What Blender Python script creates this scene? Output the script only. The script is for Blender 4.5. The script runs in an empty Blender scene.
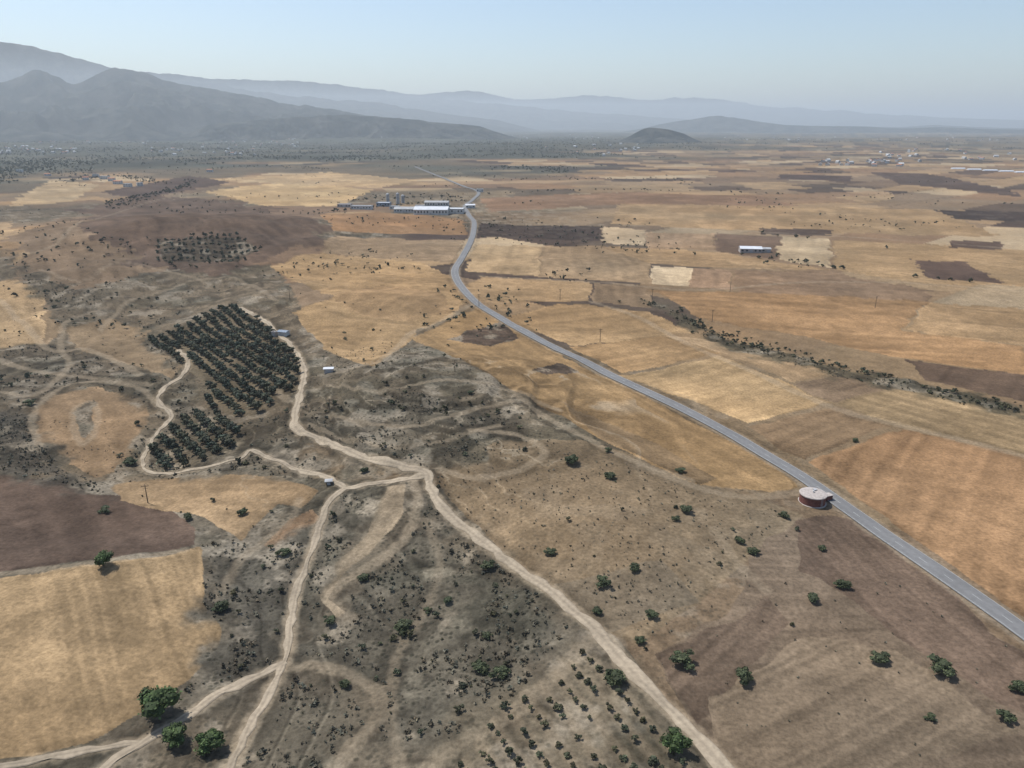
import bpy, math, random
import numpy as np
random.seed(5)
RNG=np.random.default_rng(11)
CAMZ=115.0; FPX=736.0; PITCH=math.atan((384-125)/FPX)
K=0.625
def lin(c,sat=.85):
    c=np.asarray(c,float)/255.0
    l=np.where(c<=0.04045,c/12.92,((c+0.055)/1.055)**2.4)
    g=(l@np.array([.3,.59,.11]))[...,None]
    return g+(l-g)*sat
# ------------------------------------------------------------ noise
def hsh(ix,iy,seed):
    a=(ix.astype(np.int64)*374761393+iy.astype(np.int64)*668265263+seed*1442695041)&0xFFFFFFFF
    a=((a^(a>>13))*1274126177)&0xFFFFFFFF
    a=((a^(a>>16))*2246822519)&0xFFFFFFFF
    a=a^(a>>15)
    return (a&0xFFFFFF)/float(0xFFFFFF)
def vn(x,y,seed=0):
    x=np.asarray(x,float); y=np.asarray(y,float)
    xf=np.floor(x); yf=np.floor(y); fx=x-xf; fy=y-yf
    fx=fx*fx*fx*(fx*(fx*6-15)+10); fy=fy*fy*fy*(fy*(fy*6-15)+10)
    a=hsh(xf,yf,seed); b=hsh(xf+1,yf,seed); c=hsh(xf,yf+1,seed); d=hsh(xf+1,yf+1,seed)
    return (a*(1-fx)+b*fx)*(1-fy)+(c*(1-fx)+d*fx)*fy
def fbm(x,y,seed=0,o=4):
    s=0;a=0.5;t=0
    for i in range(o):
        s=s+a*vn(x*2**i+17.3*i,y*2**i-9.1*i,seed+i); t+=a; a*=0.5
    return s/t
def ss(a,b,x):
    t=np.clip((x-a)/(b-a),0,1); return t*t*(3-2*t)
# ------------------------------------------------------------ survey helper: bearing of a photo measurement
cp,sp=math.cos(PITCH),math.sin(PITCH)
def ray(u,v):
    u=np.asarray(u,float); v=np.asarray(v,float)
    a=(u-512)/FPX; b=(384-v)/FPX
    return a, cp+b*sp, -sp+b*cp
def flat(u,v):
    x,y,z=ray(u,v); t=CAMZ/-z
    return x*t,y*t
def G(u,v,amp,rx,ry,rot=0):
    x,y=flat(u,v); return (float(x),float(y),amp,rx,ry,math.radians(rot))
BUMPS=[G(420,395,9,75,60,10),G(560,470,5,60,45,-20),G(170,430,-9,60,75,0),G(420,640,-6,35,50,0),
       G(250,590,-5,25,50,0),G(180,238,22,190,150,0),G(60,330,-8,110,120,0),G(330,300,5,110,70,0),
       G(620,560,3,45,35,0),G(500,720,2.5,30,30,0),G(90,620,2.5,40,40,0),G(800,330,-3,150,60,-20)]
TX,TY=[float(q) for q in flat(450,415)]
def hgt(x,y):
    x=np.asarray(x,float); y=np.asarray(y,float)
    h=np.zeros_like(x); r=np.hypot(x,y)
    for bx,by,a,rx,ry,ro in BUMPS:
        dx=x-bx; dy=y-by; c,s=math.cos(ro),math.sin(ro)
        p=(dx*c+dy*s)/rx; q=(-dx*s+dy*c)/ry
        h=h+a*np.exp(-(p*p+q*q))
    h=h+3.0*(fbm(x/70,y/70,3,3)-0.5)*(1-ss(1500,2500,r))
    m=np.exp(-(((x-TX)/85)**2+((y-TY)/75)**2)**2)
    w8=1.4*vn(x/30,y/30,8)
    hs=(h+w8)/1.7; f=np.floor(hs); fr=hs-f
    ht=(f+ss(0.72,1.0,fr))*1.7-w8
    h=h*(1-m)+ht*m
    m2=(1-ss(-10,60,x))*(1-ss(330,420,y))
    h=h+m2*1.3*(fbm(x/14,y/14,21,3)-0.5)*2
    m3=(1-ss(-120,-20,x))*ss(330,420,y)*(1-ss(700,1000,y))
    h=h+m3*7.0*(np.abs(fbm(x/60,y/60,25,4)-.5)*2-.25)
    h=h+ss(2400,5000,r)*60*(fbm(x/1400,y/1400,31,4)-0.5)
    return h
def W(u,v):
    x,y,z=ray(u,v); t=CAMZ/-z
    for i in range(30):
        tn=(CAMZ-hgt(x*t,y*t))/-z
        t=t*0.5+tn*0.5
    return x*t,y*t
def WP(pts):
    p=np.array(pts,float); x,y=W(p[:,0],p[:,1]); return np.stack([x,y],1)
def catmull(P,n=6):
    P=np.asarray(P,float); out=[]
    Q=np.vstack([2*P[0]-P[1],P,2*P[-1]-P[-2]])
    for i in range(1,len(Q)-2):
        p0,p1,p2,p3=Q[i-1:i+3]
        for k in range(n):
            t=k/n
            out.append(0.5*((2*p1)+(-p0+p2)*t+(2*p0-5*p1+4*p2-p3)*t*t+(-p0+3*p1-3*p2+p3)*t**3))
    out.append(P[-1]); return np.array(out)
def resample(P,step):
    d=np.r_[0,np.cumsum(np.hypot(*np.diff(P,axis=0).T))]
    n=max(2,int(d[-1]/step)); s=np.linspace(0,d[-1],n)
    return np.stack([np.interp(s,d,P[:,0]),np.interp(s,d,P[:,1])],1)
def inpoly(x,y,P):
    r=np.zeros(x.shape,bool); n=len(P); j=n-1
    for i in range(n):
        xi,yi=P[i]; xj,yj=P[j]
        if yi!=yj:
            c=((yi>y)!=(yj>y))&(x<(xj-xi)*(y-yi)/(yj-yi)+xi)
            r^=c
        j=i
    return r
def segdist(x,y,P,maxd):
    D=np.full(x.shape,1e9)
    g=np.nonzero((x>P[:,0].min()-maxd)&(x<P[:,0].max()+maxd)&(y>P[:,1].min()-maxd)&(y<P[:,1].max()+maxd))[0]
    if len(g)==0: return D
    o=np.argsort(y[g]); g=g[o]; xs=x[g]; ys=y[g]; Ds=np.full(len(g),1e9)
    for i in range(len(P)-1):
        a=P[i];b=P[i+1]
        lo=np.searchsorted(ys,min(a[1],b[1])-maxd); hi=np.searchsorted(ys,max(a[1],b[1])+maxd)
        if hi<=lo: continue
        X=xs[lo:hi]; idx=np.nonzero((X>min(a[0],b[0])-maxd)&(X<max(a[0],b[0])+maxd))[0]+lo
        if len(idx)==0: continue
        dx,dy=b-a; L=dx*dx+dy*dy+1e-9
        t=np.clip(((xs[idx]-a[0])*dx+(ys[idx]-a[1])*dy)/L,0,1)
        Ds[idx]=np.minimum(Ds[idx],np.hypot(xs[idx]-a[0]-t*dx,ys[idx]-a[1]-t*dy))
    D[g]=Ds
    return D
# ------------------------------------------------------------ layout data
ROAD=[(415,167),(440,177),(462,186),(478,192),(474,199),(465,206),(468,214),(474,222),(472,238),(463,256),(455,270),(459,284),(475,302),(500,318),(530,335),(570,355),(620,380),(680,408),(740,440),(800,476),(850,511),(900,546),(950,580),(1000,615),(1050,652),(1130,715),(1200,770)]
TRACKS=[
 (3.0,1.0,[(240,308),(262,320),(280,335),(293,348),(304,370),(300,395),(295,415),(297,430),(320,440),(350,452),(380,461),(410,468),(427,473),(430,487),(441,505),(465,528),(500,555),(535,580),(570,608),(600,635),(640,680),(680,720),(722,765),(765,810)]),
 (2.5,1.0,[(427,475),(400,480),(370,484),(345,489),(328,505),(318,530),(308,560),(297,590),(291,620),(287,655),(270,690),(250,725),(230,768),(210,805)]),
 (2.2,1.0,[(286,662),(260,675),(220,693),(180,720),(140,745),(105,768),(70,795)]),
 (1.6,.7,[(142,742),(90,750),(30,762),(-40,772)]),
 (2.2,.75,[(345,488),(320,475),(280,462),(252,450),(238,460),(205,468),(165,474),(146,471),(143,460),(150,445),(160,430),(171,415),(158,402),(165,388),(182,376),(188,362),(178,350)]),
 (2.0,.5,[(288,668),(320,666),(360,680),(379,697),(371,725),(350,750),(330,775)]),
 (1.8,.6,[(412,480),(418,505),(405,538),(385,556),(360,572),(338,585),(330,600),(340,612),(352,618)]),
 (2.2,.45,[(588,640),(550,680),(505,718),(455,748),(420,775)]),
 (2.2,.5,[(640,465),(700,488),(750,497),(800,492)]),
 (2.0,.4,[(715,530),(735,560),(765,590)]),
 (1.2,.6,[(-60,580),(0,574),(60,567),(120,559),(185,550)]),
 (3.0,.5,[(475,303),(440,322),(410,334),(380,362),(340,372)]),
 (2.2,.6,[(300,405),(285,398),(275,388)]),
 (1.6,.5,[(440,470),(480,478),(520,470),(545,452),(520,436),(470,430)]),
 (1.4,.5,[(330,415),(380,425),(430,422),(480,408),(520,400)]),
 (1.4,.45,[(310,425),(360,440),(410,446),(450,440),(500,425)]),
 (1.6,.5,[(330,385),(380,392),(440,380),(500,388),(560,410)]),
 (3.5,.45,[(592,302),(640,318),(690,345),(760,375),(840,410),(900,425),(1030,458)]),
 (3.5,.4,[(480,276),(590,282),(700,290),(860,282),(1030,292)]),
 (3.5,.4,[(600,225),(780,233),(1030,250)]),
 (3.5,.4,[(0,262),(60,240),(110,215),(200,192),(330,178)]),
 (3.0,.5,[(0,300),(30,330),(50,350),(90,350),(140,375)]),
 (2.5,.5,[(100,330),(130,300),(180,285),(240,280),(275,300)]),
 (2.5,.5,[(0,360),(40,372),(90,378),(150,385)]),
 (1.6,.6,[(40,445),(32,425),(38,405),(60,388),(100,382),(138,388),(156,405)]),
 (1.4,.5,[(82,445),(74,430),(76,408),(92,402),(98,415),(92,436),(84,444)]),
 (2.0,.5,[(0,392),(30,396),(52,384),(70,365),(60,345),(70,320),(110,305)]),
 (2.0,.4,[(40,270),(80,282),(120,262),(160,270),(210,285)]),
 (1.8,.55,[(515,395),(560,425),(620,455),(690,480)]),
 (1.3,.4,[(300,500),(290,520),(260,545),(240,560),(215,600)]),
 (1.3,.4,[(425,520),(440,560),(430,600),(400,650),(390,700),(400,768)]),
]
F=[
 ((122,109,88),0,[(-200,420),(60,350),(260,470),(330,480),(430,480),(620,640),(740,800),(-200,800)]),
 ((131,113,87),0,[(-100,300),(140,262),(275,265),(330,350),(520,350),(660,470),(430,478),(300,440),(200,480),(-100,480)]),
 ((129,113,88),0,[(290,360),(400,335),(500,380),(600,440),(560,455),(430,470),(310,438)]),
 ((141,119,88),.05,[(430,480),(500,440),(600,445),(760,500),(800,515),(700,600),(640,645),(600,628),(500,550)]),
 ((130,113,88),.05,[(540,590),(600,635),(700,600),(660,560)]),
 ((168,133,84),.12,[(480,305),(520,332),(570,360),(640,394),(700,425),(780,470),(800,486),(770,493),(700,484),(650,465),(600,440),(560,415),(500,382),(410,338),(440,325)]),
 ((150,122,84),.1,[(560,400),(650,440),(720,480),(700,484),(600,440)]),
 ((108,88,70),0,[(465,332),(500,322),(520,338),(492,346),(445,340)]),
 ((112,93,75),0,[(533,370),(560,363),(578,371),(548,374)]),
 ((125,105,82),.16,[(700,600),(790,520),(850,518),(900,556),(960,598),(1030,648),(1130,725),(1200,790),(760,810),(700,745),(640,650)]),
 ((114,94,74),.16,[(640,650),(700,612),(760,590),(780,620),(730,680),(690,720)]),
 ((112,91,72),.16,[(790,520),(850,518),(900,552),(1030,650),(1130,730),(1100,740),(980,690),(880,620),(800,570)]),
 ((131,111,86),.16,[(700,690),(800,640),(900,650),(1000,720),(900,790),(740,790)]),
 ((168,137,93),.12,[(-120,590),(0,577),(60,569),(110,562),(175,552),(199,545),(206,570),(201,600),(219,630),(215,655),(192,680),(140,714),(90,743),(30,757),(-120,772)]),
 ((101,81,65),.12,[(-120,465),(0,474),(60,481),(120,496),(168,510),(196,528),(196,544),(110,558),(0,572),(-120,580)]),
 ((162,132,92),.10,[(112,487),(160,478),(230,474),(280,477),(318,491),(300,508),(275,506),(240,540),(205,517),(150,508),(120,500)]),
 ((144,113,80),.05,[(262,545),(290,518),(312,508),(318,516),(300,540),(275,552)]),
 ((154,125,89),.10,[(35,412),(55,394),(100,388),(137,395),(150,415),(132,450),(116,470),(95,478),(65,460),(42,440)]),
 ((112,98,78),0,[(78,405),(92,400),(96,420),(90,438),(76,432)]),
 ((162,142,112),.08,[(376,488),(409,484),(403,515),(372,552),(345,575),(330,598),(345,612),(334,618),(322,597),(333,570),(362,540),(378,512)]),
 ((150,124,89),.08,[(60,330),(110,318),(150,330),(140,345),(185,365),(170,378),(130,365),(80,350)]),
 ((156,128,91),.08,[(20,300),(45,298),(60,330),(40,350),(15,340)]),
 ((186,152,104),.08,[(-60,284),(30,280),(46,300),(42,345),(-60,352)]),
 ((173,141,98),.08,[(20,252),(80,236),(105,246),(60,262),(10,266)]),
 ((188,157,110),.06,[(15,200),(50,180),(100,184),(70,202),(10,206)]),
 ((183,150,105),.06,[(-40,225),(10,222),(20,236),(-40,242)]),
 ((110,88,69),.16,[(85,208),(150,194),(250,203),(332,230),(310,246),(262,258),(250,268),(200,276),(150,268),(110,250)]),
 ((94,80,62),.0,[(160,240),(240,238),(262,250),(230,262),(165,262)]),
 ((140,114,84),.16,[(0,240),(90,215),(110,245),(150,265),(90,290),(40,300),(0,280)]),
 ((180,144,94),.10,[(272,266),(320,252),(420,262),(450,276),(470,300),(448,318),(420,330),(374,366),(328,352),(296,312),(335,296),(290,280)]),
 ((168,133,87),.10,[(335,296),(380,285),(440,292),(455,312),(400,322),(345,310)]),
 ((162,133,96),.12,[(335,236),(464,240),(455,262),(320,252)]),
 ((158,118,74),.08,[(318,214),(380,212),(462,219),(468,235),(334,230)]),
 ((196,161,107),.06,[(205,192),(290,181),(372,190),(340,206),(265,206)]),
 ((188,155,107),.06,[(200,180),(330,172),(420,180),(380,188),(290,184)]),
 ((94,74,60),.05,[(100,192),(190,176),(230,182),(190,190),(140,200)]),
 ((161,122,79),.15,[(808,461),(900,429),(1024,457),(1150,490),(1150,690),(1040,628),(960,572),(880,514)]),
 ((140,112,78),.15,[(748,426),(835,406),(888,426),(806,459),(785,452)]),
 ((188,152,100),.12,[(620,376),(722,356),(800,390),(828,402),(748,423),(700,404)]),
 ((172,134,84),.12,[(570,347),(660,335),(722,353),(622,373)]),
 ((176,146,101),.15,[(833,403),(905,387),(1024,414),(1150,436),(1150,480),(1024,453),(900,426)]),
 ((144,118,88),.15,[(790,384),(850,372),(905,385),(833,402)]),
 ((172,137,89),.12,[(502,318),(560,303),(650,312),(690,332),(572,346)]),
 ((182,148,103),.12,[(664,336),(735,341),(850,370),(790,383),(722,352)]),
 ((170,130,82),.13,[(650,290),(760,292),(930,302),(900,330),(1024,347),(1024,374),(900,358),(800,336),(700,318)]),
 ((178,142,94),.12,[(930,302),(1150,322),(1150,350),(1024,346),(905,330)]),
 ((114,91,70),.12,[(905,360),(1024,374),(1150,385),(1150,425),(1024,402),(925,380)]),
 ((170,137,92),.12,[(480,276),(592,282),(590,301),(482,300),(462,288)]),
 ((146,119,86),.12,[(594,283),(648,286),(652,308),(592,302)]),
 ((198,171,130),.06,[(652,266),(692,268),(690,286),(650,284)]),
 ((162,129,95),.13,[(692,268),(730,270),(730,290),(690,287)]),
 ((146,116,84),.12,[(732,270),(830,272),(930,290),(930,302),(735,292)]),
 ((180,148,102),.12,[(475,244),(540,246),(538,276),(466,272)]),
 ((156,127,89),.12,[(540,246),(600,246),(650,262),(650,284),(538,277)]),
 ((74,59,49),.04,[(482,223),(600,226),(602,241),(478,236)]),
 ((188,161,121),.06,[(602,227),(645,230),(645,245),(603,243)]),
 ((164,132,95),.13,[(646,232),(714,234),(716,250),(646,248)]),
 ((118,93,71),.06,[(715,233),(780,236),(778,260),(716,251)]),
 ((188,160,118),.06,[(781,236),(830,239),(832,268),(780,260)]),
 ((168,134,89),.08,[(600,246),(720,252),(780,262),(830,270),(730,268),(652,264)]),
 ((176,142,95),.08,[(832,240),(1150,254),(1150,300),(1000,284),(940,286),(835,270)]),
 ((104,81,65),.06,[(913,260),(965,262),(1003,283),(930,279)]),
 ((106,83,66),.06,[(950,240),(1000,242),(1005,250),(950,248)]),
 ((170,137,92),.08,[(620,204),(800,206),(940,210),(1000,236),(780,232),(610,224)]),
 ((76,61,52),.04,[(935,210),(1150,214),(1150,223),(960,220)]),
 ((146,112,80),.06,[(480,198),(620,192),(760,196),(800,206),(620,204),(490,212)]),
 ((98,78,64),.05,[(868,172),(930,174),(1010,190),(1024,197),(900,184)]),
 ((94,74,62),.05,[(780,174),(850,176),(850,181),(780,179)]),
 ((100,80,65),.05,[(760,228),(830,230),(830,236),(762,234)]),
 ((122,106,80),.04,[(150,341),(225,307),(257,317),(303,355),(304,378),(287,405),(240,419),(205,407),(210,385),(188,368)]),
]
SCRUB=[
 ((108,100,84),1,[(200,545),(235,540),(262,550),(300,540),(312,530),(300,590),(288,655),(210,690),(150,722),(195,680),(219,650),(219,628),(202,600),(208,570)]),
 ((110,102,84),1,[(325,520),(345,492),(372,490),(372,520),(335,560),(320,600),(300,650),(292,620),(302,580)]),
 ((110,102,85),1,[(350,600),(400,545),(425,500),(470,540),(530,590),(570,625),(520,690),(450,740),(380,740),(380,690),(340,660),(295,655),(330,620)]),
 ((99,91,77),1,[(-100,408),(20,408),(36,430),(60,468),(95,482),(110,495),(0,470),(-100,462)]),
 ((112,103,85),.9,[(240,760),(290,680),(350,690),(370,710),(340,770),(240,790)]),
 ((110,99,79),.8,[(150,330),(205,300),(140,330),(145,345),(185,372),(200,410),(240,425),(290,410),(310,400),(290,440),(240,470),(150,480),(130,460),(150,420),(180,385)]),
 ((110,100,81),.8,[(300,405),(330,420),(430,440),(500,430),(480,460),(420,466),(340,446),(300,430)]),
 ((111,101,82),.8,[(380,395),(470,400),(520,425),(420,430),(370,412)]),
 ((108,97,77),.8,[(20,262),(80,290),(120,280),(110,300),(60,310),(20,285)]),
 ((125,111,87),.7,[(430,768),(500,700),(590,645),(640,690),(700,780)]),
 ((102,92,69),.9,[(640,298),(700,322),(760,348),(850,368),(920,382),(1024,408),(1150,432),(1150,440),(1024,417),(900,390),(840,378),(740,352),(690,330)]),
 ((107,94,74),.8,[(0,350),(60,345),(140,375),(180,380),(150,405),(100,386),(50,392),(20,410),(-60,410)]),
 ((108,99,81),.8,[(200,440),(290,440),(345,485),(290,478),(230,470)]),
]
Fw=[(lin(c)*K,a,WP(p)) for c,a,p in F]
Sw=[(lin(c)*K,a,WP(p)) for c,a,p in SCRUB]
TRw=[(w,s,catmull(WP(p),5)) for w,s,p in TRACKS]
ROADw=catmull(WP(ROAD),6)
ORd=WP([(600,637),(715,760)]); ORang=math.atan2(ORd[1,1]-ORd[0,1],ORd[1,0]-ORd[0,0])
OR=WP([(440,790),(500,705),(585,652),(612,668),(690,765),(705,795)])
# ------------------------------------------------------------ terrain sheet
az=np.concatenate([np.linspace(-180,-50,50)[:-1],np.linspace(-50,-37.5,50)[:-1],np.linspace(-37.5,37.5,1000),np.linspace(37.5,50,50)[1:],np.linspace(50,180,50)[1:]])
vv=np.arange(800,127.0,-0.95)
r=CAMZ/np.tan(PITCH+np.arctan((vv-384)/FPX))
r=np.concatenate([[0.5,8,16,24,34,44,56,68,80],r[r>90],np.geomspace(r[-1]*1.1,90000,14)])
A,R=np.meshgrid(np.radians(az),r)
X=(R*np.sin(A)); Y=(R*np.cos(A)); ny,nx=X.shape
x=X.ravel(); y=Y.ravel(); z=hgt(x,y); rr=np.hypot(x,y)
def forestw(rr,azf,wn):
    fd=1600+1800*ss(-6,28,azf)
    return ss(0.0,1.0,(rr-fd)/1800+(wn-.5)*3.0)*(0.93-0.35*ss(0,30,azf))
def paint(x,y,z,rr):
    n=x.size
    wx=x+60*(fbm(x/500,y/500,41,2)-.5); wy=y+60*(fbm(x/500,y/500,42,2)-.5)
    zone=np.floor(fbm(x/1500,y/1500,50,1)*3)
    ang=0.25+zone*0.5
    p=wx*np.cos(ang)+wy*np.sin(ang); q=-wx*np.sin(ang)+wy*np.cos(ang)
    rowh=85.0; ri=np.floor(q/rowh); rowL=80+200*hsh(ri,ri*0+zone,61)
    ci=np.floor(p/rowL+hsh(ri,ri*0,62)*5)
    hv=hsh(ri*7+zone,ci,63)
    pal=lin([(180,146,100),(170,136,92),(154,120,84),(190,162,120),(136,108,80),(102,80,63),(174,141,100),(146,120,89),(88,70,58),(162,128,86)])*K
    ii=(hv*10).astype(int).clip(0,9)
    col=pal[ii]
    scr=lin((122,106,82))*K
    sm=(ss(.43,.60,fbm(x/260,y/260,71,4))*(1-0.75*ss(-300,400,x)))[:,None]
    col=col*(1-sm)+scr*sm
    rough=sm[:,0]*0.8
    eq=np.abs(q/rowh-np.round(q/rowh))*rowh
    em=(1-ss(2,9,eq))*ss(300,500,rr)*.22*(hsh(ri,ri*0,64)>.4)
    col=col*(1-em)[:,None]
    azf=np.degrees(np.arctan2(x,y))
    wn=fbm(x/700,y/500,81,5)
    fw=forestw(rr,azf,wn)
    forest=lin((80,83,70))*K
    f2=(fbm(x/180,y/180,82,4))[:,None]
    fc=forest*(0.35+1.25*f2)
    col=col*(1-fw[:,None])+fc*fw[:,None]
    rough=np.maximum(rough,fw*0.4)
    stripe=np.zeros(n)
    near=np.nonzero((rr<3200)&(np.abs(x)<1.3*y+120)&(y>20))[0]
    nxx=x[near]; nyy=y[near]; rn=rr[near]
    am=np.clip(rn*0.006,0.8,9)
    gx=nxx+am*(fbm(nxx/12,nyy/12,91,3)-.5)*2.4; gy=nyy+am*(fbm(nxx/12,nyy/12,92,3)-.5)*2.4
    g2x=gx+np.clip(rn*.10,20,90)*(fbm(nxx/40,nyy/40,93,4)-.5); g2y=gy+np.clip(rn*.10,20,90)*(fbm(nxx/40,nyy/40,94,4)-.5)
    cn=col[near]; ron=rough[near]; st=np.zeros(len(near)); edge=np.zeros(len(near))
    for k,(c,a,P) in enumerate(Fw):
        soft=(a==.16)
        ax_,ay_=(g2x,g2y) if soft else (gx,gy)
        b=(ax_>P[:,0].min())&(ax_<P[:,0].max())&(ay_>P[:,1].min())&(ay_<P[:,1].max())
        idx=np.nonzero(b)[0]
        if len(idx)==0: continue
        m=idx[inpoly(ax_[idx],ay_[idx],P)]
        if len(m)==0: continue
        cn[m]=c; ron[m]=0.8 if a==0 else (0.4 if a<=.05 else (.18 if soft else 0.06))
        e=np.roll(P,-1,0)-P; l=np.hypot(e[:,0],e[:,1]); d=e[l.argmax()]/l.max()
        per=2.4*2**np.ceil(np.log2(np.maximum(2.4,rn[m]*0.011)/2.4))
        wob=9*(vn(nxx[m]/70,nyy[m]/70,k)-.5)
        s=-nxx[m]*d[1]+nyy[m]*d[0]+wob; tt=nxx[m]*d[0]+nyy[m]*d[1]
        st[m]=a*2.7*(vn(s/per*2,tt/60,k)-.5)+a*.6*(vn(s/(per*3),tt/120,k+5)-.5)
        st[m]+= (a>0)*.26*(ss(.46,.70,fbm(nxx[m]/34,nyy[m]/34,k+300,5))-.35)
        if rn[m].min()<900 and a>0 and not soft:
            D=segdist(gx[m],gy[m],np.vstack([P,P[:1]]),5)
            edge[m]=(1-ss(.6,2.8,D))*.18*np.sign(vn(nxx[m]/25,nyy[m]/25,k)-.5)
        else: edge[m]=0
    for c,a,P in Sw:
        g=np.nonzero((gx>P[:,0].min()-15)&(gx<P[:,0].max()+15)&(gy>P[:,1].min()-15)&(gy<P[:,1].max()+15))[0]
        if len(g)==0: continue
        D=segdist(gx[g],gy[g],np.vstack([P,P[:1]]),14)
        ins=inpoly(gx[g],gy[g],P)
        sd=np.where(ins,np.minimum(D,14),-np.minimum(D,14))
        w=ss(-5,5,sd+10*(fbm(nxx[g]/9,nyy[g]/9,95,3)-.5)*2)*a
        cn[g]=cn[g]*(1-w[:,None])+c*w[:,None]; ron[g]=np.maximum(ron[g]*(1-w),w); st[g]*=1-w; edge[g]*=1-w
    st=st+edge
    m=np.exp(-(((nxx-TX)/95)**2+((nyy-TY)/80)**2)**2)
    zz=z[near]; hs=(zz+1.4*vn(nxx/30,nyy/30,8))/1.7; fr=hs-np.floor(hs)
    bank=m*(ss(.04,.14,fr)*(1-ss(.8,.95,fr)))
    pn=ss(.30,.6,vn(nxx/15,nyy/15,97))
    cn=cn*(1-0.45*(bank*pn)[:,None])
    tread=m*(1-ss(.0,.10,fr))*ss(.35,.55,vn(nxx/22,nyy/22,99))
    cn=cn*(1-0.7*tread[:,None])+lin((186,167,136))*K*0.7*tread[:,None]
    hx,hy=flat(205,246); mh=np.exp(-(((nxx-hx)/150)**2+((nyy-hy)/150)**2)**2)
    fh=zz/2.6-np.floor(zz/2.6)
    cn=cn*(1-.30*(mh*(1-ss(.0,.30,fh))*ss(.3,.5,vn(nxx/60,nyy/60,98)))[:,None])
    rg=ss(.3,.7,ron)*(1-ss(1100,1500,rn))
    big=fbm(nxx/120,nyy/120,205,3)*15+fbm(nxx/26,nyy/26,206,2)*.8; f=big-np.floor(big)
    wid=np.clip(rn/1500,.05,.4)
    pl=np.exp(-((f-.5)/(.035+wid*.12))**2)*ss(.40,.58,vn(nxx/40,nyy/40,207))
    dk=np.exp(-((f-.62)/(.05+wid*.12))**2)*ss(.35,.6,vn(nxx/30,nyy/30,208))
    cn=cn*((1+(.45*pl-.38*dk)*rg))[:,None]
    er=fbm(nxx/11,nyy/11,210,5); er2=np.abs(fbm(nxx/24,nyy/24,215,5)-.5)
    scar=ss(.55,.67,er)*rg
    cn=cn*(1-.6*scar[:,None])+lin((176,160,134))*K*.6*scar[:,None]
    gul=(1-ss(.0,.024,er2))*rg*ss(.4,.6,vn(nxx/50,nyy/50,216))
    cn=cn*(1-.36*gul[:,None])
    dkp=ss(.50,.62,fbm(nxx/7,nyy/7,220,4))*rg*(rn<900)
    cn=cn*(1-.36*dkp[:,None])
    dk2=ss(.52,.66,fbm(nxx/32,nyy/22,222,5))*rg
    cn=cn*(1-dk2[:,None]*np.array([.30,.27,.27]))
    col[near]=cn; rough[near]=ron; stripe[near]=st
    t=0.77+0.46*fbm(x/45,y/45,101,5)
    t2=0.86+0.28*fbm(x/220,y/160,102,4)
    t3=np.where(rr<700,0.78+0.44*fbm(x/5,y/5,103,4),1)
    col=col*(t*t2*t3*(1+stripe))[:,None]
    warm=(fbm(x/90,y/90,104,3)-.5)[:,None]*np.array([.10,0.0,-.12])
    col=col*(1+warm)
    nn=near; xn=x[nn]; yn=y[nn]
    wob=1.6*(fbm(xn/3,yn/3,111,2)-.5); v9=(0.6+.4*vn(xn/9,yn/9,5))
    for w,s,P in TRw:
        D=segdist(xn,yn,P,14); g=np.nonzero(D<13)[0]
        if len(g)==0: continue
        d=D[g]+wob[g]; j=nn[g]
        lo=w*.45 if s<.7 else w*.2
        k=(1-ss(lo,w*0.5+1.5,d))*s*v9[g]
        c=lin((174,153,122))*K
        col[j]=col[j]*(1-k[:,None])+c*k[:,None]; rough[j]*=(1-k)
        k2=(ss(w*.5+.6,w*.5+1.4,d)*(1-ss(w*.5+2,w*.5+4.5,d)))*0.25*s
        col[j]*=(1-k2)[:,None]
    D=segdist(xn,yn,ROADw,16); g=np.nonzero(D<15)[0]; d=D[g]+wob[g]; j=nn[g]
    k=(1-ss(3.4,5.0,d))*0.7
    col[j]=col[j]*(1-k[:,None])+lin((156,138,112))*K*k[:,None]; rough[j]*=(1-k)
    k=(ss(4.6,5.6,d)*(1-ss(6.6,9,d)))*.4*vn(xn[g]/14,yn[g]/14,7)
    col[j]*=(1-k)[:,None]
    g=np.nonzero(inpoly(xn,yn,OR))[0]; j=nn[g]
    s=-xn[g]*math.sin(ORang)+yn[g]*math.cos(ORang)+.5*vn(xn[g]/8,yn[g]/8,3)
    k=(.5+.5*np.cos(s/4.6*2*math.pi))*.40
    col[j]=col[j]*(1-k[:,None])+lin((168,146,114))*K*k[:,None]; rough[j]*=(1-k*1.2)
    return col,rough
COL,ROUGH=paint(x,y,z,rr)
COL=np.clip(COL,0.005,0.9)

def new_mat(name):
    m=bpy.data.materials.new(name); m.use_nodes=True
    return m,m.node_tree,m.node_tree.nodes['Principled BSDF']
def mesh_np(name,V,Q,col=None,mat=None,extra=None,smooth=False,link=True):
    me=bpy.data.meshes.new(name)
    V=np.ascontiguousarray(V,dtype=np.float32); Q=np.ascontiguousarray(Q,dtype=np.int32)
    me.vertices.add(len(V)); me.vertices.foreach_set('co',V.ravel())
    k=Q.shape[1]
    me.loops.add(Q.size); me.loops.foreach_set('vertex_index',Q.ravel())
    me.polygons.add(len(Q)); me.polygons.foreach_set('loop_start',np.arange(0,Q.size,k,dtype=np.int32))
    me.polygons.foreach_set('use_smooth',np.full(len(Q),smooth))
    me.update(calc_edges=True)
    if col is not None:
        at=me.color_attributes.new('Col','FLOAT_COLOR','POINT')
        c=np.ones((len(V),4),np.float32); c[:,:3]=col; at.data.foreach_set('color',c.ravel())
    if extra is not None:
        for n,a in extra.items():
            at=me.attributes.new(n,'FLOAT','POINT'); at.data.foreach_set('value',np.asarray(a,np.float32))
    if mat: me.materials.append(mat)
    if not link: return me
    ob=bpy.data.objects.new(name,me); bpy.context.scene.collection.objects.link(ob); return ob
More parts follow.
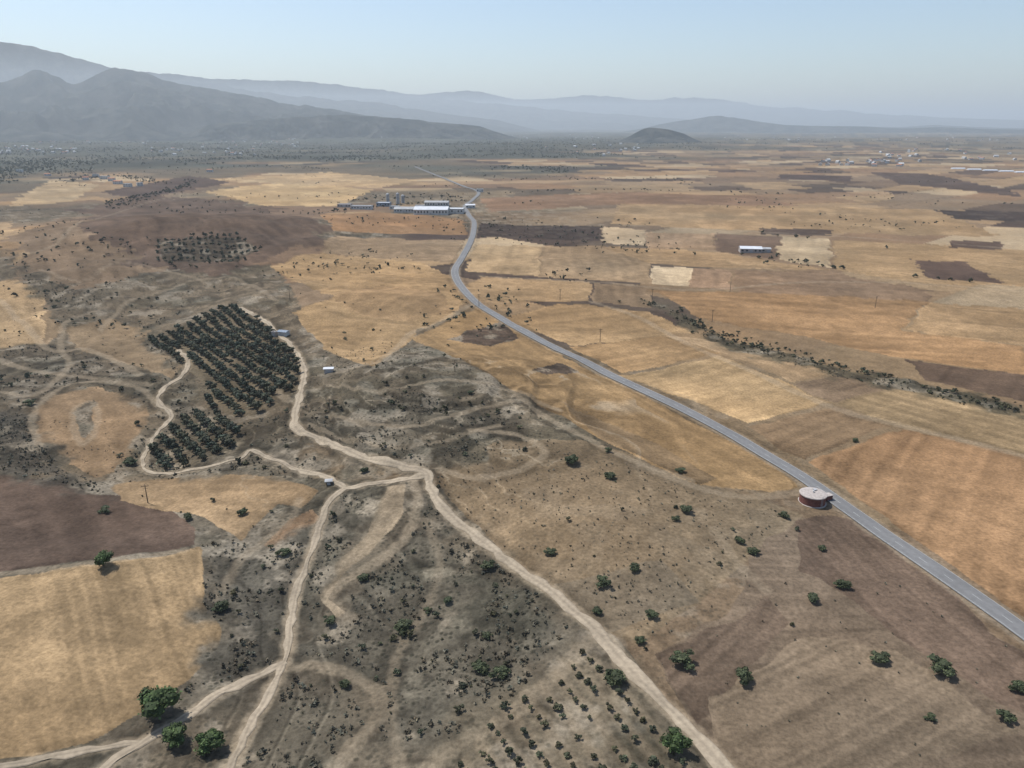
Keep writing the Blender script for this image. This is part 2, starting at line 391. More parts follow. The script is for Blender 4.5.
def grid_quads(ny,nx):
    i=np.arange(ny*nx).reshape(ny,nx)
    return np.stack([i[:-1,:-1],i[:-1,1:],i[1:,1:],i[1:,:-1]],-1).reshape(-1,4)
def N(nt,t,**kw):
    n=nt.nodes.new(t)
    for k,v in kw.items(): setattr(n,k,v)
    return n
gm,nt,bs=new_mat('ground_soil_and_stubble')
bs.inputs['Roughness'].default_value=0.95; bs.inputs['Specular IOR Level'].default_value=0.05
geo=N(nt,'ShaderNodeNewGeometry'); ca=N(nt,'ShaderNodeAttribute',attribute_name='Col'); ra=N(nt,'ShaderNodeAttribute',attribute_name='rough')
def noise(scale,det=4,rough=.6):
    n=N(nt,'ShaderNodeTexNoise'); n.inputs['Scale'].default_value=scale; n.inputs['Detail'].default_value=det; n.inputs['Roughness'].default_value=rough
    nt.links.new(geo.outputs['Position'],n.inputs['Vector']); return n
def mrange(src,a,b,c,d):
    n=N(nt,'ShaderNodeMapRange'); n.inputs[1].default_value=a;n.inputs[2].default_value=b;n.inputs[3].default_value=c;n.inputs[4].default_value=d
    nt.links.new(src,n.inputs[0]); return n.outputs[0]
def math_(op,a,b):
    n=N(nt,'ShaderNodeMath',operation=op)
    for i,s in enumerate((a,b)):
        if isinstance(s,(int,float)): n.inputs[i].default_value=s
        else: nt.links.new(s,n.inputs[i])
    return n.outputs[0]
n1=noise(.9,3,.75); n2=noise(.14,3,.65)
f1=mrange(n1.outputs['Fac'],.3,.7,.68,1.32); f2=mrange(n2.outputs['Fac'],.3,.7,.85,1.15)
mul=math_('MULTIPLY',f1,f2)
vor=N(nt,'ShaderNodeTexVoronoi'); vor.inputs['Scale'].default_value=.62; nt.links.new(geo.outputs['Position'],vor.inputs['Vector'])
spot=mrange(vor.outputs['Distance'],.18,.45,1.0,0.0)
patch=mrange(n2.outputs['Fac'],.40,.56,0.15,1.0)
sc=math_('MULTIPLY',math_('MULTIPLY',spot,patch),ra.outputs['Fac'])
sc=math_('MULTIPLY',sc,.9)
mx=N(nt,'ShaderNodeVectorMath',operation='SCALE'); nt.links.new(ca.outputs['Color'],mx.inputs[0]); nt.links.new(mul,mx.inputs['Scale'])
mm=N(nt,'ShaderNodeMix',data_type='RGBA'); nt.links.new(sc,mm.inputs[0]); nt.links.new(mx.outputs[0],mm.inputs[6]); mm.inputs[7].default_value=(.040,.037,.026,1)
nt.links.new(mm.outputs[2],bs.inputs['Base Color'])
bp=N(nt,'ShaderNodeBump'); bp.inputs['Distance'].default_value=.5
nt.links.new(mrange(ra.outputs['Fac'],0,1,.12,.6),bp.inputs['Strength'])
nt.links.new(math_('ADD',n1.outputs['Fac'],sc),bp.inputs['Height']); nt.links.new(bp.outputs[0],bs.inputs['Normal'])
mesh_np('ground',np.stack([x,y,z],1),grid_quads(ny,nx)[:,::-1],COL,gm,{'rough':ROUGH},smooth=True)

# ------------------------------------------------------------ tracks and road
def noise_mat(name,c1,c2,scale,rough=.9,bump=.2):
    m,t,b=new_mat(name); g=t.nodes.new('ShaderNodeNewGeometry'); n=t.nodes.new('ShaderNodeTexNoise')
    n.inputs['Scale'].default_value=scale; n.inputs['Detail'].default_value=6; t.links.new(g.outputs['Position'],n.inputs['Vector'])
    r=t.nodes.new('ShaderNodeValToRGB'); r.color_ramp.elements[0].position=.32; r.color_ramp.elements[1].position=.68
    r.color_ramp.elements[0].color=(*c1,1); r.color_ramp.elements[1].color=(*c2,1)
    t.links.new(n.outputs['Fac'],r.inputs[0]); t.links.new(r.outputs[0],b.inputs['Base Color'])
    b.inputs['Roughness'].default_value=rough; b.inputs['Specular IOR Level'].default_value=.2
    u=t.nodes.new('ShaderNodeBump'); u.inputs['Strength'].default_value=bump; u.inputs['Distance'].default_value=.1
    t.links.new(n.outputs['Fac'],u.inputs['Height']); t.links.new(u.outputs[0],b.inputs['Normal'])
    return m
def attr_mat(name,rough=.85,spec=.15,scale=2.0,amp=.15):
    m,t,b=new_mat(name); a=t.nodes.new('ShaderNodeAttribute'); a.attribute_name='Col'
    g=t.nodes.new('ShaderNodeNewGeometry'); n=t.nodes.new('ShaderNodeTexNoise'); n.inputs['Scale'].default_value=scale
    t.links.new(g.outputs['Position'],n.inputs['Vector'])
    r=t.nodes.new('ShaderNodeMapRange'); r.inputs[1].default_value=.3;r.inputs[2].default_value=.7;r.inputs[3].default_value=1-amp;r.inputs[4].default_value=1+amp
    t.links.new(n.outputs['Fac'],r.inputs[0])
    s=t.nodes.new('ShaderNodeVectorMath'); s.operation='SCALE'; t.links.new(a.outputs['Color'],s.inputs[0]); t.links.new(r.outputs[0],s.inputs['Scale'])
    t.links.new(s.outputs[0],b.inputs['Base Color']); b.inputs['Roughness'].default_value=rough; b.inputs['Specular IOR Level'].default_value=spec
    return m
track_mat=attr_mat('packed_dirt',.95,.1,1.0,.16)
def ribbon(name,P,width,mat,step=1.5,lift=.10,cols=None,across=7,rag=.35,zf=.0006,edge=-.12):
    P=resample(P,step); T=np.gradient(P,axis=0); T/=np.hypot(T[:,0],T[:,1])[:,None]+1e-9; Nn=np.stack([-T[:,1],T[:,0]],1)
    s=np.linspace(-1,1,across); n=len(P); V=[];C=[]
    d=np.arange(n)*step
    wv=1+(.30*(vn(d/22,d*0,78)-.5)*2 if rag else 0)
    for j,t in enumerate(s):
        o=t*width/2*wv*np.ones(n)
        if rag: o=o+ (abs(t)>.6)*np.sign(t)*rag*2*(vn(d/3,d*0+(1 if t>0 else 9),77)-.5)*1.6
        q=P+Nn*o[:,None]; h=hgt(q[:,0],q[:,1])+ (lift if abs(t)<.99 else lift+edge)+np.hypot(q[:,0],q[:,1])*zf
        V.append(np.column_stack([q,h]))
        if cols is not None: C.append(cols(t,d,q))
    V=np.stack(V,1).reshape(-1,3)
    C=np.stack(C,1).reshape(-1,3) if cols is not None else None
    return mesh_np(name,V,grid_quads(n,across)[:,::-1],C,mat)
def trackcol(t,d,q):
    base=lin((192,172,142))*K
    rut=1.0+.10*math.exp(-((abs(t)-.5)/.18)**2)-.16*math.exp(-(t/.2)**2)-.12*(abs(t)>.9)
    m=(.70+.50*fbm(q[:,0]/5,q[:,1]/5,131,4))*rut
    return base[None,:]*m[:,None]
for w,s,P in TRw:
    if s>=.7: ribbon('dirt_road',P,w,track_mat,cols=trackcol,across=9)
asph=attr_mat('asphalt',.85,.3,.8,.10)
def roadcol(t,d,q):
    base=lin((150,148,145))*K*.88
    m=.86+.24*fbm(q[:,0]/12,q[:,1]/12,133,3)
    return base[None,:]*(m*(1-.08*(abs(abs(t)-.45)<.2))*(1.12 if abs(t)>.9 else 1))[:,None]
rd=ribbon('asphalt_road',ROADw,6.0,asph,step=2.0,lift=.22,cols=roadcol,across=11,rag=0,edge=-.1)
paintm=noise_mat('road_paint',(.36,.36,.34),(.55,.55,.52),3)
def line(name,off,w,dash=None):
    P=resample(ROADw,1.0); T=np.gradient(P,axis=0); T/=np.hypot(T[:,0],T[:,1])[:,None]; Nn=np.stack([-T[:,1],T[:,0]],1)
    a=P+Nn*(off-w/2); b=P+Nn*(off+w/2)
    hz=lambda q:hgt(q[:,0],q[:,1])+.26+np.hypot(q[:,0],q[:,1])*.0006
    V=np.stack([np.column_stack([a,hz(a)]),np.column_stack([b,hz(b)])],1).reshape(-1,3)
    Q=grid_quads(len(P),2)[:,::-1]
    if dash: Q=Q[(np.arange(len(Q))%dash[1])<dash[0]]
    r=np.hypot(P[:,0],P[:,1])
    Q=Q[r[Q[:,0]//2]<700]
    o=mesh_np(name,V,Q,None,paintm); o.parent=rd
line('edge_line_left',-2.75,.10); line('edge_line_right',2.75,.10); line('centre_line',0,.10,(3,9))

# ------------------------------------------------------------ vegetation templates
def cube_sphere(n,rng,sc,jit):
    V=[];Q=[];idx={}
    def vid(p):
        k=tuple(np.round(p,4))
        if k not in idx:
            idx[k]=len(V); q=np.array(p,float); q/=np.linalg.norm(q); V.append(q)
        return idx[k]
    g=np.linspace(-1,1,n+1)
    for ax in range(3):
        for s in(-1,1):
            for i in range(n):
                for j in range(n):
                    c=[]
                    for a,b in((g[i],g[j]),(g[i+1],g[j]),(g[i+1],g[j+1]),(g[i],g[j+1])):
                        p=[0,0,0]; p[ax]=s; p[(ax+1)%3]=a; p[(ax+2)%3]=b; c.append(vid(p))
                    Q.append(c if s>0 else c[::-1])
    V=np.array(V)*(1+jit*(rng.random((len(V),1))-.5)); return V*np.array(sc),np.array(Q)
def template(seed,nleaf,lsize,hh=.75,trunk=0.0,base=(.06,.07,.03),nclump=8,core=.62,nc=2):
    r=np.random.default_rng(seed); Vs=[];Qs=[];Cs=[];n=0
    def add(V,Q,C):
        nonlocal n
        Vs.append(V);Qs.append(Q+n);Cs.append(C);n+=len(V)
    base=np.array(base)
    zc=trunk+hh*.5
    cl=[]
    for i in range(nclump):
        a=i/nclump*6.283+r.random()*.9; rad=.08+.25*r.random()
        cl.append((rad*math.cos(a),rad*math.sin(a),zc+hh*(r.random()-.45)*.5,.10+.11*r.random(),.65+.7*r.random()))
    cl.append((.06*(r.random()-.5),.06*(r.random()-.5),zc+hh*.12,.22,1.1))
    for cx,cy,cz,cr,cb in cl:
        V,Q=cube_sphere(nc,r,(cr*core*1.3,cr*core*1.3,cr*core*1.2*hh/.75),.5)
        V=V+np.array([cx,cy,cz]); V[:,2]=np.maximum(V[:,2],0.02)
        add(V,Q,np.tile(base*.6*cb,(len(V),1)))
    per=max(1,nleaf//len(cl))
    for cx,cy,cz,cr,cb in cl:
        d=r.normal(size=(per,3)); d/=np.linalg.norm(d,axis=1)[:,None]; d[:,2]=np.abs(d[:,2])*1.0-.25
        c=np.array([cx,cy,cz])+d*cr*(.75+.45*r.random((per,1)))*np.array([1,1,hh/.75]); c[:,2]=np.maximum(c[:,2],.03)
        a=r.normal(size=(per,3)); a/=np.linalg.norm(a,axis=1)[:,None]; b=np.cross(a,d+.6*r.normal(size=(per,3))); b/=np.linalg.norm(b,axis=1)[:,None]+1e-9
        s=lsize*(.6+.8*r.random((per,1)))
        V=np.stack([c-a*s-b*s*.6,c+a*s*.8-b*s*.7,c+a*s+b*s*.6,c-a*s*.7+b*s*.7],1).reshape(-1,3)
        Q=np.arange(per*4).reshape(-1,4)
        col=base*(cb*(.7+.75*r.random((per,1))))*np.array([1+.15*(r.random()-.5),1,1])
        add(V,Q,np.repeat(col,4,0))
    if trunk>0:
        def limb(p0,p1,r0,r1):
            p0=np.array(p0);p1=np.array(p1);V=[]
            for p,rad in((p0,r0),(p0*.5+p1*.5+np.array([.015,.01,0]),(r0+r1)/2),(p1,r1)):
                for k in range(6):
                    t=k/6*6.283; V.append(p+np.array([math.cos(t)*rad,math.sin(t)*rad,0]))
            Q=[[i*6+k,i*6+(k+1)%6,(i+1)*6+(k+1)%6,(i+1)*6+k] for i in range(2) for k in range(6)]
            add(np.array(V),np.array(Q),np.tile(np.array([.12,.09,.06]),(18,1)))
        limb((0,0,-.05),(.01,0,trunk+.1),.045,.03)
        for i in range(4):
            c=cl[i*2%nclump]; limb((.01,0,trunk*.8),(c[0],c[1],c[2]),.025,.01)
    return np.vstack(Vs),np.vstack(Qs),np.vstack(Cs)
def scatter(name,T,pos,scale,mat,tint=None,rng=RNG,sink=.05):
    Vs=[];Qs=[];Cs=[];n=0
    pos=np.asarray(pos)
    k=rng.integers(0,len(T),len(pos))
    h=hgt(pos[:,0],pos[:,1])
    for ti,(V,Q,C) in enumerate(T):
        m=np.nonzero(k==ti)[0]
        if len(m)==0: continue
        a=rng.random(len(m))*6.283; c=np.cos(a)[:,None];s=np.sin(a)[:,None]
        sc=scale[m][:,None]; sx=sc*(.85+.3*rng.random((len(m),1))); sz=sc*(.8+.4*rng.random((len(m),1)))
        X=(V[None,:,0]*c-V[None,:,1]*s)*sx+pos[m,0][:,None]; Y=(V[None,:,0]*s+V[None,:,1]*c)*sx*(.9+.2*rng.random((len(m),1)))+pos[m,1][:,None]
        Z=V[None,:,2]*sz+h[m][:,None]-sink*sc
        VV=np.stack([X,Y,Z],-1).reshape(-1,3)
        tt=(np.ones((len(m),3)) if tint is None else tint[m])
        CC=(C[None]*tt[:,None,:]).reshape(-1,3)
        QQ=(Q[None]+(np.arange(len(m))*len(V))[:,None,None]).reshape(-1,4)+n
        n+=len(VV); Vs.append(VV);Qs.append(QQ);Cs.append(CC)
    Q=np.vstack(Qs)
    return mesh_np(name,np.vstack(Vs),Q,np.vstack(Cs),mat)
leafm=attr_mat('foliage',.75,.2,.7,.2)
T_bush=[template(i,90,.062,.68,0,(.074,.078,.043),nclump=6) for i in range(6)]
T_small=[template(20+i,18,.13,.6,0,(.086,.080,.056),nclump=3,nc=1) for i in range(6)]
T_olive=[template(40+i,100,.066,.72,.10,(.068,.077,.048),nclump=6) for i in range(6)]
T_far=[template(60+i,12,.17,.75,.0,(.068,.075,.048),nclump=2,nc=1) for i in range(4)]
def tints(n,lo=.7,hi=1.4,rng=RNG):
    b=lo+(hi-lo)*rng.random((n,1)); return b*(1+np.array([[.22,0.05,-.05]])*(rng.random((n,1))-.3)*1.6)
def away(p):
    m=np.ones(len(p),bool)
    for w,s,P in TRw:
        if s>=.5: m&=segdist(p[:,0],p[:,1],P,8)>w/2+.9
    m&=segdist(p[:,0],p[:,1],ROADw,12)>6
    return m
def in_world_poly(Pw,dens,rng=RNG):
    a,b=Pw.min(0),Pw.max(0); n=int((b-a).prod()*dens)
    p=a+(b-a)*rng.random((n,2)); return p[inpoly(p[:,0],p[:,1],Pw)]
pts=[]
for (c,a,P),dn in zip(Sw,[.10,.08,.08,.07,.07,.035,.035,.035,.015,.0,.018,.026,.035]):
    pts.append(in_world_poly(P,dn*4.6))
pts=np.vstack(pts); pts=pts[away(pts)]; pts=pts[fbm(pts[:,0]/14,pts[:,1]/14,151,4)+.14*RNG.random(len(pts))>.50]
sc=.5+1.3*RNG.random(len(pts))**2.4
scatter('garrigue_scrub',T_small,pts,sc*1.1,leafm,tints(len(pts),.6,1.7))
pts=[]
for (c,a,P),dn in zip(Sw,[.010,.009,.009,.006,.006,.005,.004,.005,.003,.0,.006,.004,.006]):
    pts.append(in_world_poly(P,dn*1.5))
for poly,dn in [([(290,360),(400,335),(500,380),(640,470),(430,478),(300,440)],.0050),
                ([(430,480),(640,465),(790,515),(640,645),(500,550)],.0045),
                ([(560,330),(300,280),(280,350),(400,380)],.0010),
                ([(0,290),(140,262),(275,265),(150,330),(180,380),(0,400)],.0024),
                ([(700,600),(790,520),(1020,650),(1020,760),(760,760),(640,650)],.0006),
                ([(110,487),(320,478),(300,540),(190,520)],.003),
                ([(300,310),(420,330),(520,350),(420,380),(340,400)],.002),
                ([(0,200),(90,215),(110,245),(150,265),(0,290)],.0008),
                ([(0,420),(120,490),(60,480),(0,470)],.004)]:
    pts.append(in_world_poly(WP(poly),dn))
pts=np.vstack(pts); pts=pts[away(pts)]
sc=.9+2.3*RNG.random(len(pts))**2.2
scatter('scattered_bushes',T_bush,pts,sc,leafm,tints(len(pts),.55,1.3))
pts=np.vstack([in_world_poly(WP([(430,480),(500,440),(640,465),(790,515),(700,600),(640,645),(500,550)]),.08),
               in_world_poly(WP([(300,360),(400,340),(560,420),(600,445),(430,470),(310,438)]),.06),
               in_world_poly(WP([(540,590),(600,635),(700,600),(660,560)]),.06),
               in_world_poly(WP([(640,650),(700,600),(800,520),(1020,650),(1020,760),(740,760)]),.012),
               in_world_poly(WP([(0,290),(140,262),(275,265),(150,330),(180,380),(0,400)]),.010),
               in_world_poly(WP([(110,488),(40,470),(0,420),(120,420),(150,480)]),.04)])
pts=pts[away(pts)]
scatter('dry_grass_tufts',T_small,pts,.35+.65*RNG.random(len(pts)),leafm,tints(len(pts),.6,1.9))
# ---- individually placed trees and bushes
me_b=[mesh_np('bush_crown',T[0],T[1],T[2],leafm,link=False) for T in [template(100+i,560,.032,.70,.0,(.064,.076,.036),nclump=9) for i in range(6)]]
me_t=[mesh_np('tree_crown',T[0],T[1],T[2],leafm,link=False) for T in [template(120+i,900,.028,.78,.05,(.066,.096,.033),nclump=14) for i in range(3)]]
BU=[(160,706,38,1),(176,738,25,1),(212,745,26,1),(402,626,24,0),(487,635,14,0),(683,660,24,0),(743,676,22,0),(880,659,18,0),(942,667,24,0),(1018,687,16,0),(842,584,16,0),(813,598,14,0),(822,548,10,0),(784,514,13,0),(739,540,12,0),(753,551,15,0),(572,460,18,0),(610,475,14,0),(550,552,15,0),(603,582,17,0),(634,568,13,0),(685,509,15,0),(676,519,9,0),(640,640,14,0),(676,746,27,1),(651,614,15,0),(597,611,13,0),(104,563,20,1),(188,517,12,0),(221,606,19,0),(105,510,13,0),(243,512,12,0),(345,683,14,0),(488,566,17,0),(364,577,14,0),(500,672,22,0),(480,667,20,0),(930,717,11,0),(1005,716,16,0),(615,677,24,0),(364,470,10,0),(130,462,14,0),(30,403,10,0),(470,392,9,0),(680,470,10,0),(608,450,9,0),(284,552,14,0),(330,620,14,0),(448,600,12,0),(428,610,10,0),(855,440,7,0)]
brn=random.Random(8)
for i,(u,v,s,t) in enumerate(BU):
    px,py=W(u,v+s*.2); dist=math.sqrt(float(px)**2+float(py)**2+CAMZ**2); size=s/FPX*dist*1.08
    me=(me_t if t else me_b)[i%3 if t else brn.randrange(6)]
    ob=bpy.data.objects.new('tree' if t else 'bush',me); bpy.context.scene.collection.objects.link(ob)
    ob.location=(float(px),float(py),float(hgt(px,py))-.05); ob.scale=(size*brn.uniform(.9,1.2),size*brn.uniform(.8,1.1),size*((.85 if t else .66)+brn.uniform(-.06,.1))); ob.rotation_euler[2]=i*1.7
# ---- olive groves
def rows(polyW,sp1,sp2,ang,jit=.5):
    a,b=polyW.min(0),polyW.max(0); c=(a+b)/2; L=np.hypot(*(b-a))*1.2
    g1=np.arange(-L/2,L/2,sp1); g2=np.arange(-L/2,L/2,sp2)
    U,Vv=np.meshgrid(g1,g2); ca,sa=math.cos(ang),math.sin(ang)
    p=np.stack([U.ravel()*ca-Vv.ravel()*sa,U.ravel()*sa+Vv.ravel()*ca],1)+c+jit*(RNG.random((U.size,2))-.5)
    return p[inpoly(p[:,0],p[:,1],polyW)]
OL1=WP([(147,343),(225,308),(257,317),(302,355),(304,378),(287,402),(240,418),(205,407),(210,385),(188,368)])
OL2=WP([(153,447),(185,412),(232,419),(240,442),(197,466),(153,473)])
d_=WP([(225,312),(298,357)]); oa=math.atan2(d_[1,1]-d_[0,1],d_[1,0]-d_[0,0])
p=np.vstack([rows(OL1,4.2,6.2,oa,.6),rows(OL2,4.0,6.0,oa,.6)]); p=p[RNG.random(len(p))>.03]; p=p[away(p)]
scatter('olive_grove',T_olive,p,4.6+1.2*RNG.random(len(p)),leafm,tints(len(p),.65,1.1))
p=rows(OR,2.9,4.6,ORang,.55); p=p[away(p)]; p=p[RNG.random(len(p))>.16]
scatter('young_orchard',T_bush,p,1.5+1.1*RNG.random(len(p)),leafm,tints(len(p),.6,1.2))
p=rows(WP([(158,238),(240,236),(264,250),(232,264),(158,264)]),6,20,math.radians(6),1.5)
scatter('terrace_olive_trees',T_far,p,4.5+1.5*RNG.random(len(p)),leafm,tints(len(p),.7,1.0))
# ---- hedge lines and mid-distance trees
def along(pts,step,spread,keep=1.0):
    P=resample(catmull(WP(pts),5),step); P=P+spread*RNG.normal(size=P.shape); return P[fbm(P[:,0]/30,P[:,1]/30,181,2)+.2*RNG.random(len(P))>1.0-keep]
L=[along([(640,300),(700,325),(760,350),(850,370),(920,385),(1024,412),(1120,430)],2.0,2.5,.50),
   along([(640,302),(700,326),(850,371),(1024,410)],1.8,6,.44),
   along([(840,268),(900,275),(1000,285)],12,3,.5),along([(480,195),(620,190),(800,195),(1024,205)],14,6,.5),
   along([(100,205),(180,188),(190,180)],6,7,.85),along([(115,208),(150,196),(185,186)],5,9,.8),along([(330,212),(380,207),(470,200)],7,4),
   along([(335,203),(380,199),(460,197)],7,6,.8),
   along([(30,290),(80,300),(120,290),(180,300)],6,11,.65),along([(20,262),(110,240),(200,270)],14,8,.6),
   along([(0,180),(40,170),(90,178)],6,24,.75),along([(200,170),(260,166),(330,170)],8,22,.65),
   along([(60,182),(120,176),(160,184)],5,14),along([(715,252),(780,260),(832,268)],12,3,.55),
   along([(760,233),(780,236),(830,240)],16,3,.5),along([(150,470),(190,468),(235,462)],3.5,2),along([(126,465),(140,440),(155,420)],5,3),
   along([(385,385),(430,400),(480,405),(520,420)],6,5,.7),along([(330,400),(370,402),(420,412)],6,5,.7),along([(480,176),(560,180),(660,178),(700,186)],16,14,.6)]
p=np.vstack(L); p=p[away(p)]
rp=np.hypot(p[:,0],p[:,1])
scatter('hedgerow_trees',T_bush,p,np.where(rp<620,1.1+2.8*RNG.random(len(p))**1.6,3+3.5*RNG.random(len(p))),leafm,tints(len(p),.5,1.05))
n=5200; rr_=np.exp(RNG.uniform(math.log(420),math.log(2300),n)); aa=RNG.uniform(-38,38,n)
p=np.stack([rr_*np.sin(np.radians(aa)),rr_*np.cos(np.radians(aa))],1)
dn=fbm(p[:,0]/130,p[:,1]/130,161,3); thr=.54+.13*ss(-60,300,p[:,0])
p=p[(dn>thr)&away(p)]
scatter('distant_bushes',T_far,p,1.6+3.0*RNG.random(len(p))**2,leafm,tints(len(p),.7,1.15))
n=42000; rr_=np.exp(RNG.uniform(math.log(1300),math.log(7500),n)); aa=RNG.uniform(-39,39,n)
p=np.stack([rr_*np.sin(np.radians(aa)),rr_*np.cos(np.radians(aa))],1)
wn=fbm(p[:,0]/700,p[:,1]/500,81,5); fw=forestw(rr_,aa,wn)
cl=fbm(p[:,0]/150,p[:,1]/150,171,3)
p=p[(fw*cl>.33+.26*RNG.random(n))]
scatter('distant_woodland',T_far,p,4+5.5*RNG.random(len(p)),leafm,tints(len(p),.8,1.3))

# ------------------------------------------------------------ mountains
mm_,t,b=new_mat('mountain_scrub'); g=t.nodes.new('ShaderNodeNewGeometry'); nz=t.nodes.new('ShaderNodeTexNoise'); nz.inputs['Scale'].default_value=.006; nz.inputs['Detail'].default_value=9; nz.inputs['Roughness'].default_value=.7
t.links.new(g.outputs['Position'],nz.inputs['Vector']); cr=t.nodes.new('ShaderNodeValToRGB'); t.links.new(nz.outputs['Fac'],cr.inputs[0])
cr.color_ramp.elements[0].position=.42; cr.color_ramp.elements[0].color=(.018,.024,.024,1); cr.color_ramp.elements[1].position=.64; cr.color_ramp.elements[1].color=(.074,.072,.062,1)
t.links.new(cr.outputs[0],b.inputs['Base Color']); b.inputs['Roughness'].default_value=1; b.inputs['Specular IOR Level'].default_value=0
def mountain(name,D,depth,pts,nz_amp=.22,wl=None,seed=1,nd=130,base=-60):
    pts=np.array(pts,float); u=np.linspace(pts[0,0],pts[-1,0],int((pts[-1,0]-pts[0,0])/1.2))
    Pc=catmull(pts,8); v=np.interp(u,Pc[:,0],Pc[:,1])
    v=v-1.8*(fbm(u/14,u*0,seed+70,4)-.5)*2*np.clip((126-v)/20,.15,1)
    rx,ry,rz=ray(u,v); hr=np.hypot(rx,ry); Z=CAMZ+rz/hr*D; dx=rx/hr; dy=ry/hr
    s=np.linspace(-1,1,nd); S,ZZ=np.meshgrid(s,Z,indexing='ij'); DX=np.meshgrid(s,dx,indexing='ij')[1]; DY=np.meshgrid(s,dy,indexing='ij')[1]
    R=D+S*depth; X=DX*R; Y=DY*R
    wl=wl or depth*.30
    rid=1-np.abs(2*fbm(X/wl,Y/wl,seed,6)-1)*3.2
    meander=.35*(fbm(X/(wl*2.5),Y/(wl*2.5),seed+9,2)-.5)
    q=np.abs(S+meander*0.6)
    shp=np.clip(1-q,0,1)**1.15
    side=np.clip(np.minimum(u-u[0],u[-1]-u)/60,0,1)[None,:]
    H=base+(ZZ-base)*shp*(1-nz_amp*(1-rid)*np.clip(q*3.0,.06,1))
    H=base+(H-base)*side
    H=np.where(np.abs(S)>.999,base-200,H)
    mesh_np(name,np.stack([X,Y,H],-1).reshape(-1,3),grid_quads(*X.shape)[:,::-1],None,mm_,smooth=True)
mountain('mountain',9500,3000,[(-260,92),(-150,88),(-60,84),(0,80),(20,75),(37,69),(55,75),(75,82),(95,74),(118,66),(140,71),(165,80),(200,86),(240,92),(280,101),(330,109),(380,117),(440,123),(520,126)],.42,seed=3)
mountain('mountain_range',17000,4200,[(-260,30),(-100,38),(0,43),(30,46),(60,52),(100,64),(150,76),(200,82),(260,90),(310,97),(350,100),(375,101),(400,106),(440,113),(500,120),(560,125)],.4,seed=5)
mountain('mountain_range',24000,5000,[(60,72),(165,72),(200,77),(260,79),(330,84),(400,92),(440,97),(500,104),(560,110),(620,114),(700,120),(760,124)],.4,seed=7)
mountain('mountain_range',33000,6000,[(330,96),(430,93),(470,90),(520,98),(580,95),(640,99),(700,97),(740,103),(800,108),(860,112),(940,117),(1050,120),(1300,124)],.4,seed=9)
mountain('distant_hills',14500,1500,[(600,126),(650,125),(690,119),(720,116),(750,120),(790,125),(850,126),(900,128),(940,127),(990,129),(1100,130),(1250,131)],.3,seed=11)
mountain('distant_hills',20000,2200,[(780,126),(850,126),(900,127),(935,125),(980,127),(1080,129),(1250,126)],.3,seed=12)
mountain('hill',5600,650,[(575,147),(612,140),(632,134),(646,128),(660,128),(680,132),(702,139),(745,147)],.35,seed=13,base=-40)
mountain('hill',7200,900,[(150,130),(230,122),(310,116),(360,115),(410,119),(470,125),(540,132)],.4,seed=15,base=-40)

# ------------------------------------------------------------ buildings
wallm=noise_mat('white_render',(.44,.43,.40),(.55,.54,.51),.5); roofw=noise_mat('white_metal_roof',(.50,.51,.52),(.62,.63,.64),.2,.5)
roofg=noise_mat('grey_roof',(.28,.28,.28),(.40,.40,.39),.3); roofr=noise_mat('clay_tiles',(.28,.12,.07),(.38,.18,.11),1); glass=noise_mat('window_glass',(.02,.03,.04),(.05,.06,.07),1,.2)
bluem=noise_mat('blue_sheet_metal',(.15,.19,.24),(.23,.27,.32),1,.5); conc=noise_mat('concrete',(.30,.26,.23),(.44,.39,.35),1.2); redw=noise_mat('red_brown_paint',(.11,.045,.036),(.19,.075,.058),1.5)
metal=noise_mat('galvanised_steel',(.3,.3,.3),(.42,.42,.42),4,.5); wood=noise_mat('weathered_wood',(.10,.075,.05),(.17,.13,.09),5)
def addm(name,V,Fc,mat,parent):
    me=bpy.data.meshes.new(name); me.from_pydata(V,[],Fc); me.materials.append(mat)
    o=bpy.data.objects.new(name,me); bpy.context.scene.collection.objects.link(o); o.parent=parent; return o
def multi(name,boxes,mat,parent):
    V=[];Fc=[]
    for w,d,h,(x0,y0,z0) in boxes:
        n=len(V); V+=[(sx*w/2+x0,sy*d/2+y0,z0+k*h) for k in(0,1) for sx,sy in((-1,-1),(1,-1),(1,1),(-1,1))]
        Fc+=[tuple(q+n for q in f) for f in((3,2,1,0),(4,5,6,7),(0,1,5,4),(1,2,6,5),(2,3,7,6),(3,0,4,7))]
    return addm(name,V,Fc,mat,parent)
def box(name,w,d,h,loc,mat,parent): return multi(name,[(w,d,h,loc)],mat,parent)
def empty(name,u,v,rot=0):
    px,py=W(u,v); e=bpy.data.objects.new(name,None); bpy.context.scene.collection.objects.link(e)
    e.location=(float(px),float(py),float(hgt(px,py))); e.rotation_euler[2]=math.radians(rot); return e
